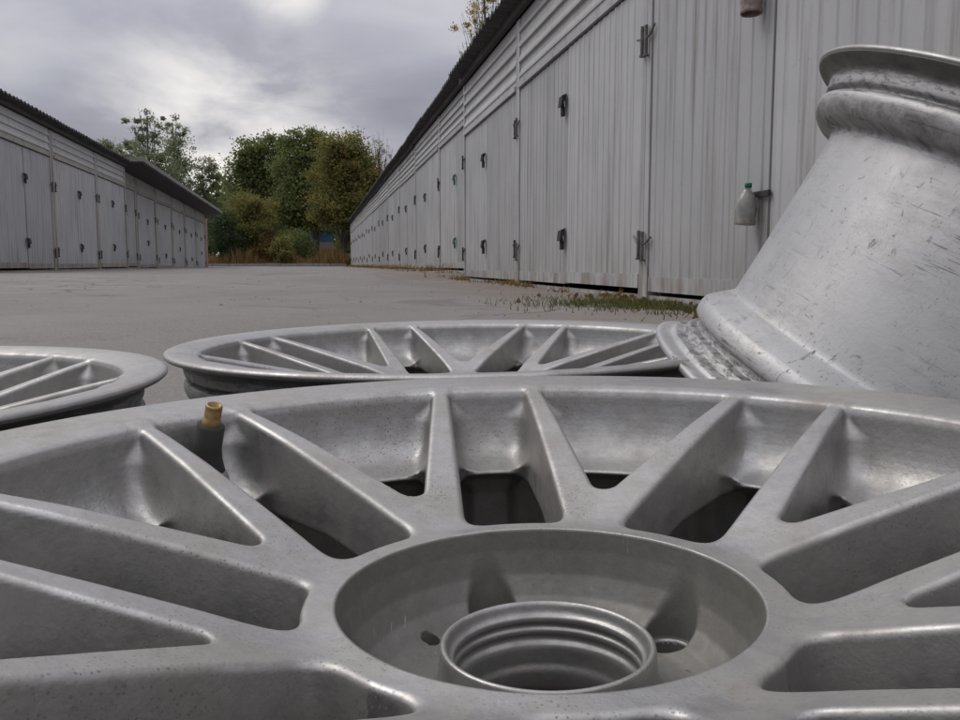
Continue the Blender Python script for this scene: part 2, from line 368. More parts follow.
# ------------------------------------------------------------------ garages
def corrugated(x0, x1, z0, z1, pitch=.125, rib=.034, h=.0055, y=0.0):
    pts = [(x0, y + .03), (x0, y)]; x = x0 + .055
    while x + rib + .02 < x1:
        pts += [(x, y), (x + .009, y - h), (x + rib - .009, y - h), (x + rib, y)]; x += pitch
    pts += [(x1, y), (x1, y + .03)]
    v = [(a, b, z0) for a, b in pts] + [(a, b, z1) for a, b in pts]; k = len(pts)
    return v, [(i, i + 1, k + i + 1, k + i) for i in range(k - 1)]
def make_garage(L, H, dh, boards, roof='wave', door='door', frame='frame', lock='rubber', hingem='iron', pitch=.125, D=5.4, drop=0., lockh=(.46, 1.45), over=.2, hingeh=(.34, 1.5), wide_frame=.07, center=.5):
    root = empty('garage', (0, 0, 0))
    m = MB(); t = .12
    m.box(.004, t, .06, D, -.25, H - .22); m.box(L - t, L - .004, .06, D, -.25, H - .22); m.box(t, L - t, D - t, D, -.25, H - .5)
    m.build('wall', M['wall'], root)
    fw = wide_frame
    for x0, x1 in ((.003, fw), (L - fw, L - .003)):
        m = MB(); m.box(x0, x1, -.012, .058, -.25, H - .13); m.build('door_post', M[frame], root)
    m = MB(); m.box(fw, L - fw, .0, .055, -.25, .022); m.build('sill', M[frame], root)
    xm = fw + (L - 2 * fw) * center
    for k, (x0, x1) in enumerate(((fw + .016, xm - .012), (xm + .012, L - fw - .016))):
        z0 = .05 + random.uniform(-.012, .012)
        v, f = corrugated(x0, x1, z0 + .085, dh - .015, pitch)
        d = obj('door', mesh('door', v, f, M[door]), root, (0, random.uniform(-.006, .006), 0))
        m = MB(); m.box(x0, x1, -.006, .03, z0, z0 + .085); m.build('bottom_rail', M[frame], d)
    m = MB(); m.box(fw, L - fw, -.03, .05, dh, dh + .045); m.box(fw, L - fw, -.008, .05, dh + .045, dh + .10); m.build('lintel', M[frame], root)
    z = dh + .10; n = boards; bh = (H - .12 - z) / n
    bm_ = None
    for k in range(n):
        m = MB()
        a = [(fw, -.022, 0), (fw, -.022, .018), (fw, .0, bh * .55), (fw, .0, bh), (fw, .03, bh), (fw, .03, 0)]
        v = a + [(L - fw, q[1], q[2]) for q in a]
        m.add(v, [(i, i + 6, (i + 1) % 6 + 6, (i + 1) % 6) for i in range(6)] + [tuple(range(6)), tuple(range(11, 5, -1))])
        o = m.build('fascia_board', M['fascia'], root) if bm_ is None else obj('fascia_board', bm_, root)
        bm_ = o.data; o.location = (0, random.uniform(0, .006), z + k * bh)
    if roof == 'wave':
        m = MB(); m.box(.0, L, -.07, -.02, H - .115, H - .035); m.build('eave_board', M['iron'], root)
        n = int(L / .03); xs = [L * i / n for i in range(n + 1)]
        v = []
        for zo in (0, -.014):
            for y, zz2 in ((-over, 0.), (1.2, -.1), (D + .15, -.42)):
                v += [(x, y + (.012 * math.sin(int(x / .9) * 2.4) if y < 0 else 0), H + zz2 + zo + .024 * math.cos(2 * math.pi * x / .18) + (.012 * (int(x / .9) % 2))) for x in xs]
        k = n + 1; f = []
        for s_ in (0, 1):
            for j in range(2):
                for i in range(n):
                    q = s_ * 3 * k + j * k + i
                    f.append((q, q + 1, q + 1 + k, q + k) if s_ == 0 else (q + k, q + 1 + k, q + 1, q))
        for i in range(n): f.append((3 * k + i, 3 * k + i + 1, i + 1, i)); f.append((2 * k + i, 2 * k + i + 1, 5 * k + i + 1, 5 * k + i))
        f.append((0, k, 4 * k, 3 * k)); f.append((n, 3 * k + n, 4 * k + n, k + n))
        m = MB(); m.add(v, f); m.build('roof', M['roof'], root, True)
    else:
        m = MB(); o = roof[1]
        v = []
        for x, dz in ((0, 0), (L, -drop)):
            v += [(x, -o, H - .02 + dz), (x, D + .2, H - .12 + dz), (x, D + .2, H - .27 + dz), (x, -o, H - .12 + dz)]
        m.add(v, [(0, 3, 2, 1), (4, 5, 6, 7), (0, 1, 5, 4), (1, 2, 6, 5), (2, 3, 7, 6), (3, 0, 4, 7)]); m.build('roof', M['slab'], root)
        m = MB(); m.add([(x_, y_, zb_ - .004 - (0 if x_ < 1 else drop)) for x_ in (.01, L - .01) for y_, zb_ in ((-o + .02, H - .125), (-.03, H - .155), (-.03, H - .185), (-o + .02, H - .15))], [(0, 3, 2, 1), (4, 5, 6, 7), (0, 1, 5, 4), (1, 2, 6, 5), (2, 3, 7, 6), (3, 0, 4, 7)]); m.build('slab_shade_sheet', M['iron'], root)  # dark sheet added under the overhang, its colour standing in for the shade there
        m = MB(); m.box(0, L, -.02, .06, H - .14 - drop, H - .115); m.build('eave_board', M['iron'], root)
    for z in hingeh:
        for x, s in ((fw * .45 if fw < .1 else fw - .01, 1), (L - fw * .45 if fw < .1 else L - fw + .01, -1)):
            m = MB(); zz = z + random.uniform(-.03, .03)
            m.tube([(x, -.03, zz - .085), (x, -.03, zz + .085)], .011, 8)
            m.tube([(x, -.03, zz - .09), (x, -.03, zz - .078)], .017, 8)
            m.tube([(x, -.03, zz + .01), (x + s * .05, -.026, zz + .02), (x + s * .11, -.02, zz + random.uniform(.03, .075))], .007, 6)
            m.build('hinge', M[hingem], root)
    for z in lockh:
        m = MB(); zz = z + random.uniform(-.03, .03); x = xm - .035
        if lock == 'none':
            x -= .058; m.box(x - .03, x + .12, -.026, -.012, zz + .03, zz + .055); m.box(x - .028, x + .028, -.075, -.045, zz - .045, zz + .005)
            m.tube([(x - .016, -.06, zz), (x - .016, -.06, zz + .04), (x + .016, -.06, zz + .04), (x + .016, -.06, zz)], .005, 6); m.tube([(x, -.02, zz + .042), (x, -.065, zz + .042)], .005, 6)
        else:
            a = R(random.uniform(-6, 6)); Mx = Matrix.Translation((x, 0, zz)) @ Matrix.Rotation(a, 4, 'Y')
            v = [Mx @ Vector(q) for q in ((-.045, -.014, .05), (.045, -.014, .05), (.05, -.05, .035), (-.05, -.05, .035), (-.048, -.06, -.045), (.046, -.062, -.05), (.044, -.05, -.05), (-.046, -.048, -.045), (-.045, -.014, .03), (.045, -.014, .03))]
            m.add(v, [(0, 1, 2, 3), (3, 2, 5, 4), (4, 5, 6, 7), (8, 7, 6, 9), (0, 3, 4, 7, 8), (1, 9, 6, 5, 2), (0, 8, 9, 1)])
            m.box(-.022, .02, -.045, -.02, -.115, -.045, Mx)
            m.tube([Mx @ Vector(q) for q in ((-.015, -.03, -.05), (-.015, -.03, -.02), (.013, -.03, -.02), (.013, -.03, -.05))], .006, 6)
        m.build('lock_cover', M[lock if lock != 'none' else 'iron'], root)
    return root
RZ_R, RZ_L = AL - math.pi / 2, AL + math.pi / 2
def put_right(o, u1, w, z): x, y = uw(u1, w); o.location = (x, y, z); o.rotation_euler = (0, 0, RZ_R)
def put_left(o, u0, w, z): x, y = uw(u0, w); o.location = (x, y, z); o.rotation_euler = (0, 0, RZ_L)

WR, BZ = 1.93, .095
near = [(1.75, 5.08, 'grey ribbed metal garage with plastic bottles over its locks, nearest on the right', .56),
        (5.08, 8.5, 'grey ribbed metal garage with grey hinges beside the bottle-locked garage', .5),
        (8.5, 11.7, 'last grey garage before the right row steps back, with dark rubber lock flaps', .5)]
for i, (u0, u1, lab, cen) in enumerate(near):
    # local x runs towards the camera on this side
    cc = {0: (5.08 - 3.6) / 3.33, 1: (8.5 - 6.78) / 3.42, 2: (11.7 - 10.15) / 3.2}[i]
    o = make_garage(u1 - u0, 2.63, 1.86, 4, over=.21, center=cc, lock='none' if i == 0 else 'rubber', hingem='hinge_grey' if i < 2 else 'iron', pitch=(.125, .115, .105)[i])
    put_right(o, u1, WR, BZ); tag(o, lab, 'garage', 'garages of the right-hand row')
# far part of the right row: stands on higher ground
LF = 3.82
for k in range(12):
    if k == 0: o = pr0 = make_garage(LF, 2.78, 2.10, 4, lock='green', hingem='iron', pitch=.15)
    elif k == 1: o = pr = make_garage(LF, 2.78, 2.10, 4, lock='rubber', hingem='iron', pitch=.15)
    elif k == 2: o = pr2 = make_garage(LF, 2.78, 2.10, 4, lock='rubber', hingem='iron', pitch=.13)
    else: o = copy_tree(pr if k % 2 else pr2)
    put_right(o, 11.74 + (k + 1) * LF, WR + .20, .18 - .002 * k + .012 * math.sin(k * 2.3))
    if k == 0: lab = 'grey garage with green painted locks on the doors, where the right row steps back'
    elif k == 11: lab = 'last grey garage at the far end of the right row, next to the trees'
    else: lab = '%s grey garage beyond the one with green locks in the right row' % ['', 'first', 'second', 'third', 'fourth', 'fifth', 'sixth', 'seventh', 'eighth', 'ninth', 'tenth'][k]
    tag(o, lab, 'garage', 'garages of the right-hand row')
# left row, nearer part with wavy roof edge
WL = -4.6
lf = [(10.45, 13.6, 'pale grey garage only just cut by the photo edge at the left'), (13.6, 16.8, 'grey garage at the left photo edge with dark lock covers and a wavy roof edge'),
      (16.8, 20.05, 'grey wavy-roofed garage between two rust-stained posts on the left'), (20.05, 23.0, 'grey wavy-roofed garage beside the flat slab roof on the left')]
for i, (u0, u1, lab) in enumerate(lf):
    if i == 0: continue
    o = make_garage(u1 - u0, 2.6, 2.0, 3, door='door_left', frame='frame_left', wide_frame=.11, hingem='iron', pitch=.14, center=(.5, (15.25 - 13.6) / 3.2, .55, .48)[i], lockh=(.5, 1.5))
    put_left(o, u0 + .3, WL, .18); tag(o, lab, 'garage', 'garages of the left-hand row')
# left row, farther part under an overhanging slab
NS, LS = 6, 3.1
drop = .05
for k in range(NS):
    if k == 0: o = ps = make_garage(LS, 2.74, 2.12, 1, roof=('slab', .80), door='door_left', frame='frame_left', wide_frame=.2, hingem='iron', pitch=.16, drop=drop, D=5.2)
    elif k == 1: o = ps2 = make_garage(LS, 2.74, 2.12, 1, roof=('slab', .80), door='door_left', frame='frame_left', wide_frame=.2, hingem='iron', pitch=.13, drop=drop, D=5.2, lockh=(.8, 1.4))
    else: o = copy_tree(ps if k % 2 == 0 else ps2)
    put_left(o, 23.34 + k * LS, WL - .35, .19 - k * drop * .8)
    lab = ['first', 'second', 'third', 'fourth', 'fifth', 'last'][k]
    tag(o, 'grey garage under the overhanging slab roof on the left, %s from the wavy roofs' % lab, 'garage', 'garages of the left-hand row')
# brick pier closing the left row
o = empty('brick_pier', (*uw(23.34 + NS * LS + .03, WL - .33), .03), (0, 0, RZ_L))
tag(o, 'worn brick pier closing the far end of the left row of garages', 'pier')
m = MB(); m.box(.008, .792, .008, 5.0, -.1, 2.33); m.build('core', M['mortar'], o)
bmesh_ = None
for r_ in range(16):
    for c_ in range(2):
        x0 = .0 + c_ * .4; z0 = r_ * .146
        if bmesh_ is None:
            m = MB(); m.box(.006, .394, 0, .12, .008, .138); q = m.build('brick', M['brick'], o); bmesh_ = q.data
        else: q = obj('brick', bmesh_, o)
        q.location = (x0 if r_ % 2 == 0 else (x0 + .002), random.uniform(-.006, .004), z0)

# ------------------------------------------------------------------ plastic bottles hung over the near locks
def bottle(loc, body, capm, label, flip=False, tilt=0):
    o = empty('plastic_bottle', loc, (R(180) if flip else 0, R(tilt), RZ_R)); tag(o, label, 'bottle', 'plastic bottles over the padlocks')
    m = MB(); m.lathe([(.046, 0), (.048, .012), (.044, .03), (.048, .045), (.048, .085), (.045, .10), (.032, .128), (.016, .150), (.0135, .158), (.0135, .172), (.012, .172), (.012, .158), (.03, .126), (.0435, .098), (.0435, .01), (.043, 0)], 24, True)
    m.build('bottle_body', M[body], o, True)
    if capm:
        m = MB(); m.lathe([(0, .182), (.0145, .182), (.0155, .179), (.0155, .162), (.0138, .162)], 20); m.build('cap', M[capm], o, True)
    return o
def right_at(u, z, off): x, y = uw(u, WR - off); return (x, y, z)
bottle(right_at(3.695, .475, .064), 'bottle', 'cap_green', 'cloudy plastic bottle with green cap hung over the lower lock of the nearest garage', tilt=8)
bottle(right_at(3.695, 1.375, .064), 'bottle_brown', None, 'dusty brown plastic bottle over the upper lock of the nearest garage', tilt=-4)

# ------------------------------------------------------------------ alloy wheels
WW, RL = .226, .2387
PER = math.pi / 4; HALF = PER / 2
def smin(a, b, k):
    h = np.maximum(k - np.abs(a - b), 0) / k; return np.minimum(a, b) - h * h * k * .25
def smax(a, b, k): return -smin(-a, -b, k)
def poly_sdf(poly, r, z):
    p = np.array(poly); d = np.full(r.shape, 1e9); s = np.ones(r.shape)
    for i in range(len(p)):
        a = p[i]; b = p[i - 1]; e = b - a
        wx, wz = r - a[0], z - a[1]
        t = np.clip((wx * e[0] + wz * e[1]) / (e @ e), 0, 1)
        d = np.minimum(d, (wx - e[0] * t) ** 2 + (wz - e[1] * t) ** 2)
        c1 = z >= a[1]; c2 = z < b[1]; c3 = e[0] * wz > e[1] * wx
        s = np.where((c1 & c2 & c3) | (~c1 & ~c2 & ~c3), -s, s)
    return s * np.sqrt(d)
class Table:                                   # a profile's distance field, looked up bilinearly
    def __init__(s, poly, r0, r1, z0, z1, h=.0004, soft=0):
        s.r0, s.z0, s.h = r0, z0, h
        r, z = np.meshgrid(np.arange(r0, r1, h), np.arange(z0, z1, h), indexing='ij')
        s.t = poly_sdf(poly, r, z)
        for _ in range(soft):
            t = np.pad(s.t, 1, mode='edge'); s.t = (t[1:-1, 1:-1] * 2 + t[:-2, 1:-1] + t[2:, 1:-1] + t[1:-1, :-2] + t[1:-1, 2:]) / 6
    def __call__(s, r, z):
        a = np.clip((r - s.r0) / s.h, 0, s.t.shape[0] - 1.001); b = np.clip((z - s.z0) / s.h, 0, s.t.shape[1] - 1.001)
        i = a.astype(int); j = b.astype(int); a = a - i; b = b - j
        return (s.t[i, j] * (1 - a) + s.t[i + 1, j] * a) * (1 - b) + (s.t[i, j + 1] * (1 - a) + s.t[i + 1, j + 1] * a) * b
def bez(p0, p1, p2, p3, n=18):
    return [tuple(np.array(p0) * (1 - t) ** 3 + 3 * np.array(p1) * t * (1 - t) ** 2 + 3 * np.array(p2) * t * t * (1 - t) + np.array(p3) * t ** 3) for t in np.linspace(0, 1, n)]
LIP_OUT = [(.2355, -.0006), (.2380, -.0016), (.2387, -.0032), (.2383, -.0044), (.2368, -.0049), (.2300, -.0056), (.2235, -.0080), (.2190, -.0122), (.2160, -.0200), (.2160, -.0330), (.2105, -.0370), (.2020, -.0392), (.1985, -.0445), (.1930, -.0540), (.1932, -.10), (.1885, -.10)]
class Face: pass
def face_wide():                               # pockets stop short of the lip (front wheel)
    F = Face(); F.rmax = .2015
    F.rim = Table([(.1968, -.0036), (.1985, -.0026), (.203, -.0014), (.212, -.0006), (.228, -.0004)] + LIP_OUT + [(.1875, -.056), (.1850, -.0480), (.178, -.0440), (.172, -.0428), (.1684, -.0418)]
                  + bez((.1690, -.0402), (.1840, -.0368), (.1938, -.0340), (.1958, -.0064)), .1, .26, -.11, .03, soft=4)
    F.zt = ([0, .060, .068, .077, .090, .104, .130, .160, .188, .197, .204, .26], [-.0385, -.0385, -.0388, -.0398, -.0362, -.0310, -.0222, -.0125, -.0050, -.0032, -.0026, -.0026]); return F
def face_thin():                               # pockets run almost to the lip (the wheels behind)
    F = Face(); F.rmax = .2130
    F.rim = Table([(.2118, -.0052), (.2135, -.0040), (.2180, -.0026), (.224, -.0013), (.230, -.0006)] + LIP_OUT + [(.1880, -.058), (.1870, -.050), (.183, -.0470), (.178, -.0460), (.1752, -.0445)]
                  + bez((.1758, -.0428), (.1960, -.0385), (.2085, -.0360), (.2108, -.0075)), .1, .26, -.11, .03, soft=4)
    F.zt = ([0, .060, .068, .077, .090, .104, .130, .160, .188, .211, .218, .26], [-.0385, -.0385, -.0388, -.0398, -.0362, -.0312, -.0246, -.0172, -.0104, -.0052, -.0040, -.004]); return F
CUT = Table([(-.02, .03), (.0667, .03), (.0664, -.039), (.0656, -.047), (.0636, -.056), (.0598, -.0635), (.054, -.0686), (.047, -.0705), (-.02, -.0712)], 0, .12, -.11, .03, soft=4)
_r = np.arange(0, .26, .0005)
FACES = [face_wide(), face_thin()]; FACE = FACES[0]
_zb = np.interp(_r, [0, .077, .087, .130, .180, .26], [-.086, -.086, -.064, -.0510, -.0465, -.0465])
for F_ in FACES: F_.ztab = np.interp(_r, *F_.zt)
for _ in range(3):
    for a_ in [F_.ztab for F_ in FACES] + [_zb]: a_[8:-8] = np.convolve(a_, np.ones(17) / 17, 'same')[8:-8]
LUG0 = R(-12.0)                                 # one lug hole, clockwise from the wheel's far side
LUGS = [(.056 * math.sin(LUG0 + k * 2 * math.pi / 5), .056 * math.cos(LUG0 + k * 2 * math.pi / 5)) for k in range(5)]
PIN = (.0525 * math.sin(R(-44)), .0525 * math.cos(R(-44)))
BETA = R(27); X0, RHO = .110, .006
def wheel_sdf(x, y, z, hub=False, parts=False):
    r = np.hypot(x, y); th = np.arctan2(x, y)
    a = np.abs((th + HALF) % PER - HALF); b = HALF - a
    zt = np.interp(r, _r, FACE.ztab)
    yU = r * np.sin(a); xV, yV = r * np.cos(b), r * np.sin(b)
    dU = smax(yU - .0205, .0770 - r, .012)
    s = (xV - X0) * math.cos(BETA) + yV * math.sin(BETA); pp = yV * math.cos(BETA) - (xV - X0) * math.sin(BETA)
    dT = np.where(s > 0, pp, np.hypot(xV - X0, yV)) - RHO
    dw = np.minimum(dU, dT)
    wall = -dw - .085 * np.clip(zt - z, 0, .05)
    f = smax(z - zt, wall, .0026)
    f = smax(f, np.interp(r, _r, _zb) - z, .003)
    f = np.maximum(f, r - (FACE.rmax - (FACE.rmax - .1975) * sstep(-.026, -.037, z)))
    g = sstep(.0130, .0020, -dw) * sstep(-.0340, -.0430, z) * sstep(.200, .190, r)
    rim = FACE.rim(r - .0085 * g, z)
    F = smin(f, rim, .0034 + .0085 * sstep(-.008, -.018, z))
    F = smax(F, -CUT(r, z), .0008)
    if hub:
        for cx, cy in LUGS:
            d = np.hypot(x - cx, y - cy)
            F = smax(F, -smax(d - .0094, -.0735 - z, .001), .0016)
            F = np.maximum(F, -(d - .0070))
        F = np.maximum(F, -(np.hypot(x - PIN[0], y - PIN[1]) - .0032))
        d = np.hypot(x - PIN[0], y - PIN[1])
    F = np.maximum(F, .0325 - r)
    return (F, f, rim) if parts else F
def surface(th0, dth, nth, r0, dr, nr, z0, dz, nz, hub, own_r0, own_r1):
    """Surface nets on a polar lattice; returns vertices, normals, quads (only quads whose lattice edge lies in the owned range)."""
    ti = np.arange(-1, nth + 1); T, RR, ZZ = np.meshgrid(th0 + ti * dth, r0 + np.arange(nr) * dr, z0 + np.arange(nz) * dz, indexing='ij')
    V = wheel_sdf(RR * np.sin(T), RR * np.cos(T), ZZ, hub)
    n0, n1, n2 = V.shape
    S = V < 0
    c = np.zeros((n0 - 1, n1 - 1, n2 - 1, 3)); cnt = np.zeros((n0 - 1, n1 - 1, n2 - 1))
    rngs = [(0, 1)] * 3
    for ax in range(3):
        o1, o2 = [q for q in range(3) if q != ax]
        for a in (0, 1):
            for b in (0, 1):
                sl0 = [None] * 3; sl1 = [None] * 3
                sl0[ax] = slice(0, V.shape[ax] - 1); sl1[ax] = slice(1, V.shape[ax])
                sl0[o1] = sl1[o1] = slice(a, V.shape[o1] - 1 + a); sl0[o2] = sl1[o2] = slice(b, V.shape[o2] - 1 + b)
                A, B = V[tuple(sl0)], V[tuple(sl1)]
                m_ = (A < 0) != (B < 0)
                t = np.where(m_, A / np.where(m_, A - B, 1), 0)
                c[..., ax] += t; c[..., o1] += a * m_; c[..., o2] += b * m_; cnt += m_
    act = cnt > 0; ii = np.argwhere(act)
    loc = ii + c[act] / cnt[act][:, None]
    th = th0 + (loc[:, 0] - 1) * dth; r = r0 + loc[:, 1] * dr; z = z0 + loc[:, 2] * dz
    x, y = r * np.sin(th), r * np.cos(th); e = 2e-4
    for it in range(3):
        f0 = wheel_sdf(x, y, z, hub)
        gx = (wheel_sdf(x + e, y, z, hub) - wheel_sdf(x - e, y, z, hub)) / (2 * e)
        gy = (wheel_sdf(x, y + e, z, hub) - wheel_sdf(x, y - e, z, hub)) / (2 * e)
        gz = (wheel_sdf(x, y, z + e, hub) - wheel_sdf(x, y, z - e, hub)) / (2 * e)
        g2 = np.maximum(gx * gx + gy * gy + gz * gz, .25)
        if it < 2:
            st = np.clip(f0 / g2, -.0006, .0006); x, y, z = x - st * gx, y - st * gy, z - st * gz
    N = np.stack([gx, gy, gz], -1); N /= np.maximum(np.linalg.norm(N, axis=1), 1e-6)[:, None]
    num = -np.ones(act.shape, int); num[act] = np.arange(len(ii))
    quads = []; er = []
    for ax in range(3):
        sl0 = [slice(None)] * 3; sl1 = [slice(None)] * 3
        sl0[ax] = slice(0, V.shape[ax] - 1); sl1[ax] = slice(1, V.shape[ax])
        A, B = S[tuple(sl0)], S[tuple(sl1)]
        e_ = np.argwhere(A != B); o1, o2 = (ax + 1) % 3, (ax + 2) % 3
        ok = (e_[:, o1] >= 1) & (e_[:, o1] < V.shape[o1] - 1) & (e_[:, o2] >= 1) & (e_[:, o2] < V.shape[o2] - 1)
        ok &= (e_[:, 0] >= 1) & (e_[:, 0] <= nth)
        ok &= (e_[:, 1] >= own_r0) & (e_[:, 1] < own_r1)
        e_ = e_[ok]
        q = []
        for d1, d2 in ((-1, -1), (0, -1), (0, 0), (-1, 0)):
            k = e_.copy(); k[:, o1] += d1; k[:, o2] += d2; q.append(num[k[:, 0], k[:, 1], k[:, 2]])
        q = np.stack(q, 1)
        fl = A[tuple(e_.T)]
        # polar lattice (theta clockwise, r, z) is left-handed or right-handed: settled below by the normals
        q[~fl] = q[~fl][:, ::-1]
        quads.append(q)
    Q = np.concatenate(quads); Pt = np.stack([x, y, z], -1)
    fn = np.cross(Pt[Q[:, 2]] - Pt[Q[:, 0]], Pt[Q[:, 3]] - Pt[Q[:, 1]])
    bad = (fn * N[Q].mean(1)).sum(1) < 0
    Q[bad] = Q[bad][:, ::-1]
    return Pt, N, Q
NTH = 128; DTH = PER / NTH; R0, DR, NR = .0297, .0012, 177; Z0, DZ, NZ = -.0910, .0012, 79
HUBI = 31                                        # lattice ring where hub and spokes meet (r = .0717)
def compact(Pt, N, Q):
    u, inv = np.unique(Q, return_inverse=True); return Pt[u], N[u], inv.reshape(Q.shape)
def rotz(Pt, a):                                  # clockwise by a
    c, s = math.cos(a), math.sin(a); q = Pt.copy(); q[:, 0] = Pt[:, 0] * c + Pt[:, 1] * s; q[:, 1] = -Pt[:, 0] * s + Pt[:, 1] * c; return q
def nmesh(name, Pt, N, Q, m):
    Pt = Pt.copy(); Pt[:, 2] += WW                # origin at the wheel's lower edge
    me = mesh(name, Pt, Q, m, True); me.normals_split_custom_set_from_vertices([tuple(q) for q in N]); return me
SETS = []
for FACE in FACES:
    Pt, N, Q = surface(-HALF, DTH, NTH, R0, DR, NR, Z0, DZ, NZ, False, HUBI, NR)
    cen = Pt[Q].mean(1); _, fs, fr = wheel_sdf(cen[:, 0], cen[:, 1], cen[:, 2], False, True)
    is_rim = (fr < fs) & (np.hypot(cen[:, 0], cen[:, 1]) > .16)
    cth = np.arctan2(cen[:, 0], cen[:, 1])
    sp = [nmesh('spoke', *compact(Pt, N, Q[sel & ~is_rim]), M['alloy']) for sel in (cth < 0, cth >= 0)]
    p_, n_, q_ = compact(Pt, N, Q[is_rim])
    SETS.append((sp, nmesh('rim_lip', np.concatenate([rotz(p_, k * PER) for k in range(8)]), np.concatenate([rotz(n_, k * PER) for k in range(8)]), np.concatenate([q_ + k * len(p_) for k in range(8)]), M['alloy'])))
FACE = FACES[0]
Pt, N, Q = surface(-HALF, DTH, NTH * 8, R0, DR, HUBI + 2, Z0, DZ, NZ, True, 1, HUBI)
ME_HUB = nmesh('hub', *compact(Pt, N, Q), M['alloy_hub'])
def lathe_mesh(name, prof, m, n=160, sub=3):
    pr = [np.array(p) for p in prof]; out_ = []       # rounded corners by corner cutting
    for _ in range(sub - 1):
        o = [pr[0]]
        for a, b in zip(pr[:-1], pr[1:]): o += [a * .75 + b * .25, a * .25 + b * .75]
        pr = o + [pr[-1]]
    q = MB(); q.lathe([(float(a), float(b) + WW) for a, b in pr], n); return mesh(name, q.v, q.f, m, True)
ME_BARREL = lathe_mesh('barrel', [(.2376, -.0047), (.2366, -.0056), (.2335, -.0064), (.2300, -.0074), (.2262, -.0092), (.2248, -.0120), (.2238, -.0180), (.2232, -.0192), (.2188, -.0200), (.2184, -.0206), (.2184, -.0216), (.2190, -.0222), (.2222, -.0228), (.2236, -.0240), (.2244, -.0262), (.2241, -.0300), (.2220, -.0350), (.2172, -.0392), (.2135, -.0402),
    (.2072, -.0408), (.2052, -.0420), (.2042, -.0455), (.2037, -.0620), (.2035, -.1200), (.2038, -.1610), (.2042, -.1690), (.2048, -.1706), (.2062, -.1722), (.2140, -.1788), (.2182, -.1826), (.2198, -.1842), (.2210, -.1872), (.2214, -.1915), (.2210, -.1958), (.2196, -.1976), (.2150, -.1988), (.2144, -.1996), (.2143, -.2030), (.2146, -.2048),
    (.2188, -.2062), (.2202, -.2072), (.2210, -.2110), (.2222, -.2126), (.2270, -.2138), (.2280, -.2144), (.2290, -.2170), (.2300, -.2180), (.2362, -.2196), (.2380, -.2206), (.2387, -.2222), (.2384, -.2242), (.2372, -.2256), (.2330, -.2260), (.2240, -.2255), (.2180, -.2180), (.2080, -.1920), (.1990, -.1770), (.1955, -.1610), (.1915, -.1100), (.1885, -.0820)], M['barrel'], 192, 2)
ME_BORE = lathe_mesh('centre_bore', [(.0400, -.0714), (.0372, -.0702), (.0352, -.0660), (.0347, -.0600), (.0345, -.0562), (.0340, -.0552), (.0330, -.0551), (.0322, -.0558), (.0318, -.0580), (.0312, -.0592), (.0302, -.0596), (.0299, -.0602), (.0299, -.0618), (.0307, -.0622), (.0307, -.0638),
    (.0299, -.0642), (.0299, -.0660), (.0306, -.0664), (.0306, -.0684), (.0292, -.0694), (.0290, -.0720), (.0290, -.0770), (.0282, -.0782), (.0282, -.0850), (.0300, -.0870), (.0460, -.0880)], M['bore'], 96, 2)
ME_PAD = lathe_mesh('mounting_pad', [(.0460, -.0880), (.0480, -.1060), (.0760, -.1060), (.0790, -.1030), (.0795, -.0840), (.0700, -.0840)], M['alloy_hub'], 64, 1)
def make_wheel(loc, rot, label, face=1):
    ME_SP, ME_RIM = SETS[face]
    root = empty('alloy_wheel', loc, rot); tag(root, label, 'wheel', 'loose alloy wheels on the asphalt')
    obj('rim_lip', ME_RIM, root); obj('barrel', ME_BARREL, root)
    h = obj('hub', ME_HUB, root); obj('centre_bore', ME_BORE, h); obj('mounting_pad', ME_PAD, h)
    for k in range(8):
        for j in (0, 1): obj('spoke', ME_SP[j], root, (0, 0, 0), (0, 0, -k * PER))
    return root
# wheel in front, face up
PH = -.0864
z1 = CH - .0643 - WW
w1 = make_wheel((.0243, .2731, z1 - .0003), (.0028, -.0169, -PH), 'large silver alloy wheel lying face up in front with its rubber valve stem showing', 0)
vs_a, vs_r = -PER - R(.2), .191
vx, vy = vs_r * math.sin(vs_a), vs_r * math.cos(vs_a)
seat = MB(); seat.lathe([(.0, -.0272), (.0092, -.0272), (.0104, -.0278), (.0112, -.0300), (.0125, -.05)], 32)
so = seat.build('valve_seat', M['alloy'], w1, True, (vx, vy, WW))
st = empty('valve_stem', (vx, vy, WW - .0275)); st.parent = w1
tilt = R(20); st.rotation_euler = Matrix.Rotation(tilt, 3, Vector((math.cos(vs_a), -math.sin(vs_a), 0))).to_euler()
bpy.data.objects.remove(st)
stm = MB(); stm.lathe([(.0, 0), (.0096, 0), (.0094, .0025), (.0074, .008), (.0063, .013), (.0061, .024), (.0052, .0248), (.0040, .0250)], 28)
st = stm.build('valve_stem', M['rubber'], w1, True, (vx, vy, WW - .0275), Matrix.Rotation(tilt, 3, Vector((math.cos(vs_a), -math.sin(vs_a), 0))).to_euler())
q = MB(); q.lathe([(.0042, .0245), (.0042, .0268), (.0037, .0272), (.0037, .0335), (.0034, .0342), (.0026, .0342), (.0024, .0320), (0, .0318)], 24); q.build('valve_tip', M['brass'], st, True)
ls_ = None
for lx, ly in LUGS:
    if ls_ is None:
        q = MB(); q.lathe([(.0071, -.006), (.0071, -.0008), (.0076, .0003), (.0084, .0006), (.0090, .0002), (.0092, -.0012)], 28); o = q.build('lug_seat', M['bore'], [o for o in kids(w1) if o.name.startswith('hub')][0], True); ls_ = o.data
    else: o = obj('lug_seat', ls_, [o for o in kids(w1) if o.name.startswith('hub')][0])
    o.location = (lx, ly, WW - .0733)
